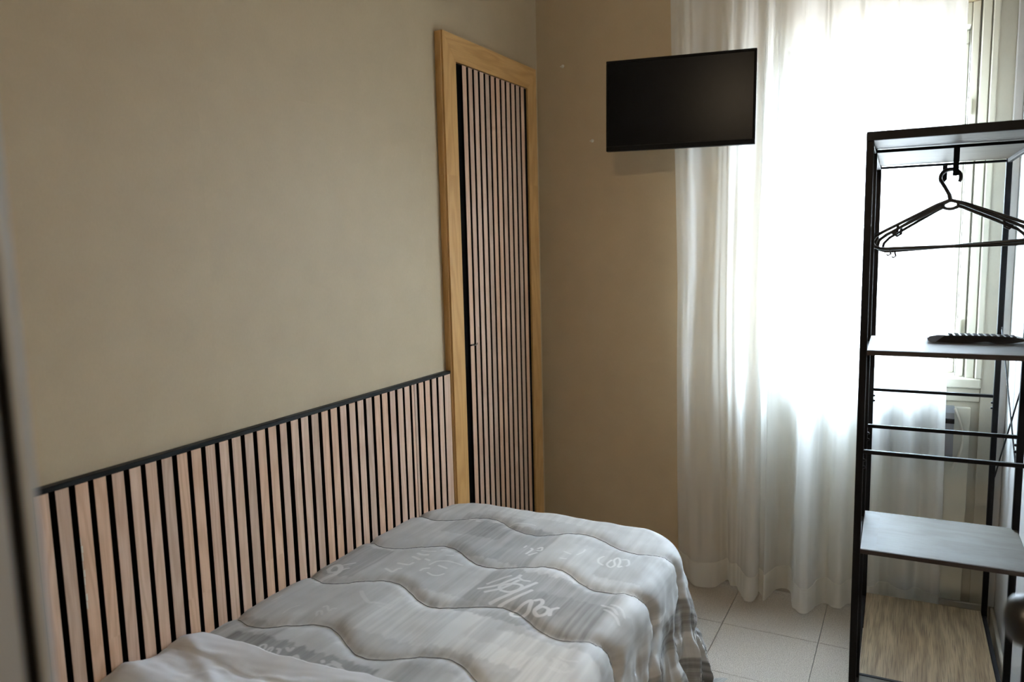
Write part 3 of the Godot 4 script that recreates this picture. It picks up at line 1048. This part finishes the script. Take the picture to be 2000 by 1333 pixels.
func rack() -> void:
	var r := thing("clothes_rack", "tall black metal clothes rack with grey oak shelves standing before the window", "rack", Vector3(1.367, 0, 0.1803), 0.0204)
	var w: float = RK.w
	var dm: float = RK.dm
	var df: float = RK.df
	var ht: float = RK.top
	var a := 0.0085
	for z in [0.0, dm, df]:
		for x in [0.0, w]:
			var post := bx("post", Vector3(x - a, 0.012, z - a), Vector3(x + a, ht + 0.012, z + a), 0.0015, M.black_metal, r)
			var fm := MB.new()
			fm.lathe([Vector2(0.0001, 0.0), Vector2(0.012, 0.0), Vector2(0.012, 0.006), Vector2(0.006, 0.012), Vector2(0.0001, 0.012)], 14, Transform3D(Basis.IDENTITY, Vector3(x, 0, z)))
			put("foot", fm.mesh(), M.black_soft, post)
	# side rails tying the posts of each side
	for x in [0.0, w]:
		for y in [ht, RK.base - 0.012]:
			bx("side_rail", Vector3(x - 0.006, y - 0.006, a + 0.0002), Vector3(x + 0.006, y + 0.006, dm - a - 0.0002), 0.001, M.black_metal, r)
			bx("side_rail", Vector3(x - 0.006, y - 0.006, dm + a + 0.0002), Vector3(x + 0.006, y + 0.006, df - a - 0.0002), 0.001, M.black_metal, r)
		for y in [RK.s1 - 0.018, RK.s2 - 0.018]:
			bx("side_rail", Vector3(x - 0.006, y - 0.006, dm + a + 0.0002), Vector3(x + 0.006, y + 0.004, df - a - 0.0002), 0.001, M.black_metal, r)
	# top: board on a frame
	bx("top_board", Vector3(-a, ht + 0.0065, -a), Vector3(w + a, ht + 0.018, df + a - 0.002), 0.001, M.laminate_x, r)
	bx("top_front_rail", Vector3(-a, ht - 0.003, df + a - 0.002), Vector3(w + a, ht + 0.0185, df + a + 0.006), 0.001, M.black_metal, r)
	for z in [0.0, dm]:
		bx("top_rod", Vector3(a, ht - 0.004, z - 0.004), Vector3(w - a, ht + 0.004, z + 0.004), 0.001, M.black_metal, r)
	# bare tier of three rods
	for z in [0.0, dm, df]:
		var rod := bx("tier_rod", Vector3(a, RK.rod - 0.005, z - 0.005), Vector3(w - a, RK.rod + 0.005, z + 0.005), 0.0012, M.black_metal, r)
		for x in [a, w - a]:
			for k in 2:
				var s := 1.0 if x < 0.1 else -1.0
				var bm := MB.new()
				bm.lathe([Vector2(0.0001, 0.006), Vector2(0.003, 0.005), Vector2(0.004, 0.002), Vector2(0.004, 0.0)], 8, Transform3D(Basis(Vector3.BACK, -PI / 2 * s), Vector3(x, RK.rod - 0.022 - k * 0.018, z)))
				put("bolt", bm.mesh(), M.black_metal, rod)
	# two narrow shelves at the front
	for y in [RK.s1, RK.s2]:
		var shelf := bx("shelf_board", Vector3(a, y - 0.011, dm - 0.004), Vector3(w + 0.004, y, df + a - 0.0015), 0.0008, M.laminate_x, r)
		bx("shelf_edge", Vector3(a, y - 0.0125, df + a - 0.001), Vector3(w + 0.004, y - 0.0005, df + a + 0.001), 0.0004, M.board_edge, shelf)
	# base in two boards with a dark rail between
	bx("base_board", Vector3(a, RK.base - 0.013, -a), Vector3(w - a, RK.base, dm - 0.006), 0.0008, M.laminate_z, r)
	bx("base_board", Vector3(a, RK.base - 0.013, dm + 0.006), Vector3(w - a, RK.base, df + a), 0.0008, M.laminate_x, r)
	bx("base_rail", Vector3(a, RK.base - 0.014, dm - 0.0055), Vector3(w - a, RK.base + 0.002, dm + 0.0055), 0.001, M.black_metal, r)
	# hanging rail lengthwise under the top, on two drop straps
	var hx := 0.196
	bx("drop_strap", Vector3(hx - 0.007, ht - 0.075, dm - 0.002), Vector3(hx + 0.007, ht - 0.004, dm + 0.002), 0.0005, M.black_metal, r)
	bx("drop_strap", Vector3(hx - 0.007, ht - 0.075, -0.002), Vector3(hx + 0.007, ht - 0.004, 0.002), 0.0005, M.black_metal, r)
	var hm := MB.new()
	hm.tube([Vector3(hx, ht - 0.068, 0.0025), Vector3(hx, ht - 0.068, dm - 0.0025)], 0.0065, 12)
	put("hanging_rail", hm.mesh(), M.steel, r)
	# crossed bracing wires on the wall side
	var xw := w + 0.004
	for s in [[Vector3(xw, 1.117, 0.003), Vector3(xw, 0.717, dm - 0.003)], [Vector3(xw + 0.004, 1.081, dm - 0.003), Vector3(xw + 0.004, 0.612, 0.003)]]:
		var bw := MB.new()
		bw.tube([s[0], s[1]], 0.0024, 6)
		put("brace_wire", bw.mesh(), M.black_metal, r)

# ---------------------------------------------------------------- hangers, remote, device under the window
func hanger() -> MB:
	# plastic hanger in x/y, hook centre at the origin, about 37 cm broad
	var m := MB.new()
	var r := 0.0045
	var hook := []
	for k in 15:
		var g := deg_to_rad(-35.0 + k * 16.0)
		hook.append(Vector3(cos(g) * 0.024, sin(g) * 0.022 , 0))
	hook.append(Vector3(-0.012, -0.025, 0))
	hook.append(Vector3(-0.003, -0.044, 0))
	hook.append(Vector3(0.000, -0.060, 0))
	m.tube(hook, r, 8)
	# ring below the neck
	var ring := []
	for k in 16:
		var g := TAU * k / 16.0
		ring.append(Vector3(cos(g) * 0.019, -0.071 + sin(g) * 0.011, 0))
	m.tube(ring, r * 0.9, 8, true)
	for s in [-1.0, 1.0]:
		# upper arm, rounded end, back along the lower bar
		var arm := [Vector3(s * 0.004, -0.060, 0), Vector3(s * 0.03, -0.070, 0), Vector3(s * 0.160, -0.135, 0), Vector3(s * 0.178, -0.146, 0), Vector3(s * 0.186, -0.160, 0), Vector3(s * 0.180, -0.174, 0), Vector3(s * 0.165, -0.180, 0), Vector3(s * 0.15, -0.181, 0), Vector3(0, -0.181, 0)]
		m.tube(arm, r, 8)
		var inner := [Vector3(s * 0.016, -0.075, 0), Vector3(s * 0.03, -0.080, 0), Vector3(s * 0.152, -0.143, 0), Vector3(s * 0.168, -0.158, 0), Vector3(s * 0.172, -0.172, 0)]
		m.tube(inner, r * 0.85, 8)
		# notch bridging the two ribs, and the small strap hook under the bar
		m.tube([Vector3(s * 0.122, -0.115, 0), Vector3(s * 0.124, -0.136, 0), Vector3(s * 0.134, -0.141, 0), Vector3(s * 0.140, -0.134, 0)], r * 0.8, 8)
	m.tube([Vector3(-0.142, -0.182, 0), Vector3(-0.139, -0.196, 0), Vector3(-0.146, -0.200, 0), Vector3(-0.150, -0.196, 0)], r * 0.55, 6)
	return m

func small_things() -> void:
	var hm := hanger().mesh()
	var h1 := thing("coat_hanger", "black plastic coat hanger hanging in front on the rack's rail", "hanger", Vector3(1.5635, 1.5670, 0.7445), 0.0)
	put("hanger_body", hm, M.black_plastic, h1)
	h1.rotation.z = 0.022
	var h2 := thing("coat_hanger", "black plastic coat hanger hanging behind another, turned and slightly higher", "hanger", Vector3(1.5640, 1.5670, 0.715), -0.10)
	put("hanger_body", hm, M.black_plastic, h2)
	h2.rotation.z = 0.075
	# remote control
	var r := thing("remote_control", "black remote control with raised rubber buttons lying on the upper rack shelf", "remote control", Vector3(1.632, 1.1417, 0.835), 0.05)
	var body := []
	for k in 25:
		var t := k / 24.0
		var x := lerpf(-0.108, 0.108, t)
		body.append(Vector2(x, 0.0 + 0.0070 * pow(absf(t * 2 - 1), 6.0) + 0.0042 * smoothstep(0.42, 0.60, t) * (1.0 - smoothstep(0.62, 0.72, t)) + 0.003 * smoothstep(0.72, 1.0, t)))
	for k in 25:
		var t := 1.0 - k / 24.0
		var x := lerpf(-0.108, 0.108, t)
		body.append(Vector2(x, 0.0195 - 0.0075 * pow(absf(t * 2 - 1), 5.0)))
	var m := MB.new()
	m.prism(body, 0.046, Transform3D(Basis.IDENTITY, Vector3(0, 0, -0.023)))
	var rc := put("case", m.mesh(), M.black_plastic, r)
	var fp := MB.new()
	fp.prism([Vector2(-0.1085, 0.006), Vector2(-0.100, 0.0012), Vector2(-0.090, 0.0012), Vector2(-0.068, 0.0196), Vector2(-0.085, 0.0196), Vector2(-0.1045, 0.0155)], 0.047, Transform3D(Basis.IDENTITY, Vector3(0, 0, -0.0235)))
	put("end_panel", fp.mesh(), M.grey_plastic, rc)
	for i in 11:
		for j in 4:
			var b := MB.new()
			b.box(Vector3(-0.0048, 0, -0.0038), Vector3(0.0048, 0.0022, 0.0038), 0.0010)
			var o := put("button", b.mesh(), M.black_soft, rc)
			o.position = Vector3(-0.055 + i * 0.0138, 0.0190 - 0.0070 * pow(absf((-0.055 + i * 0.0138) / 0.108), 5.0), -0.0165 + j * 0.011)
	# panel and small appliance on the wall below the sill, half behind the curtain
	var p := thing("wall_panel", "cream board on the wall below the window sill beside the curtain edge", "panel", Vector3(1.50, 0, 0))
	bx("board", Vector3(-0.30, 0.086, -0.0115), Vector3(0.180, 0.806, 0.010), 0.002, M.cream_paint, p)
	var d := thing("wall_heater", "silver grey rounded appliance with a dark band mounted below the window", "heater", Vector3(1.49, 0, 0.010))
	var prof := [Vector2(0.0, 0.63), Vector2(0.030, 0.625), Vector2(0.034, 0.64), Vector2(0.034, 0.765), Vector2(0.030, 0.79), Vector2(0.018, 0.808), Vector2(0.0, 0.812)]
	var hb := MB.new()
	hb.prism(prof, 0.29, Transform3D(Basis(Vector3(0, 0, 1), Vector3(0, 1, 0), Vector3(1, 0, 0)), Vector3(-0.15, 0, 0.0005)))
	var hc := put("case", hb.mesh(), M.silver, d)
	bx("dark_band", Vector3(-0.151, 0.752, 0.0005), Vector3(0.141, 0.770, 0.0356), 0.001, M.black_plastic, hc)
	var cb := MB.new()
	var path := []
	for k in 15:
		var t := k / 14.0
		path.append(Vector3(0.141 + 0.028 * sin(PI * t), lerpf(0.805, 0.585, t), 0.020))
	cb.tube(path, 0.0045, 8)
	put("cable", cb.mesh(), M.cable, d)
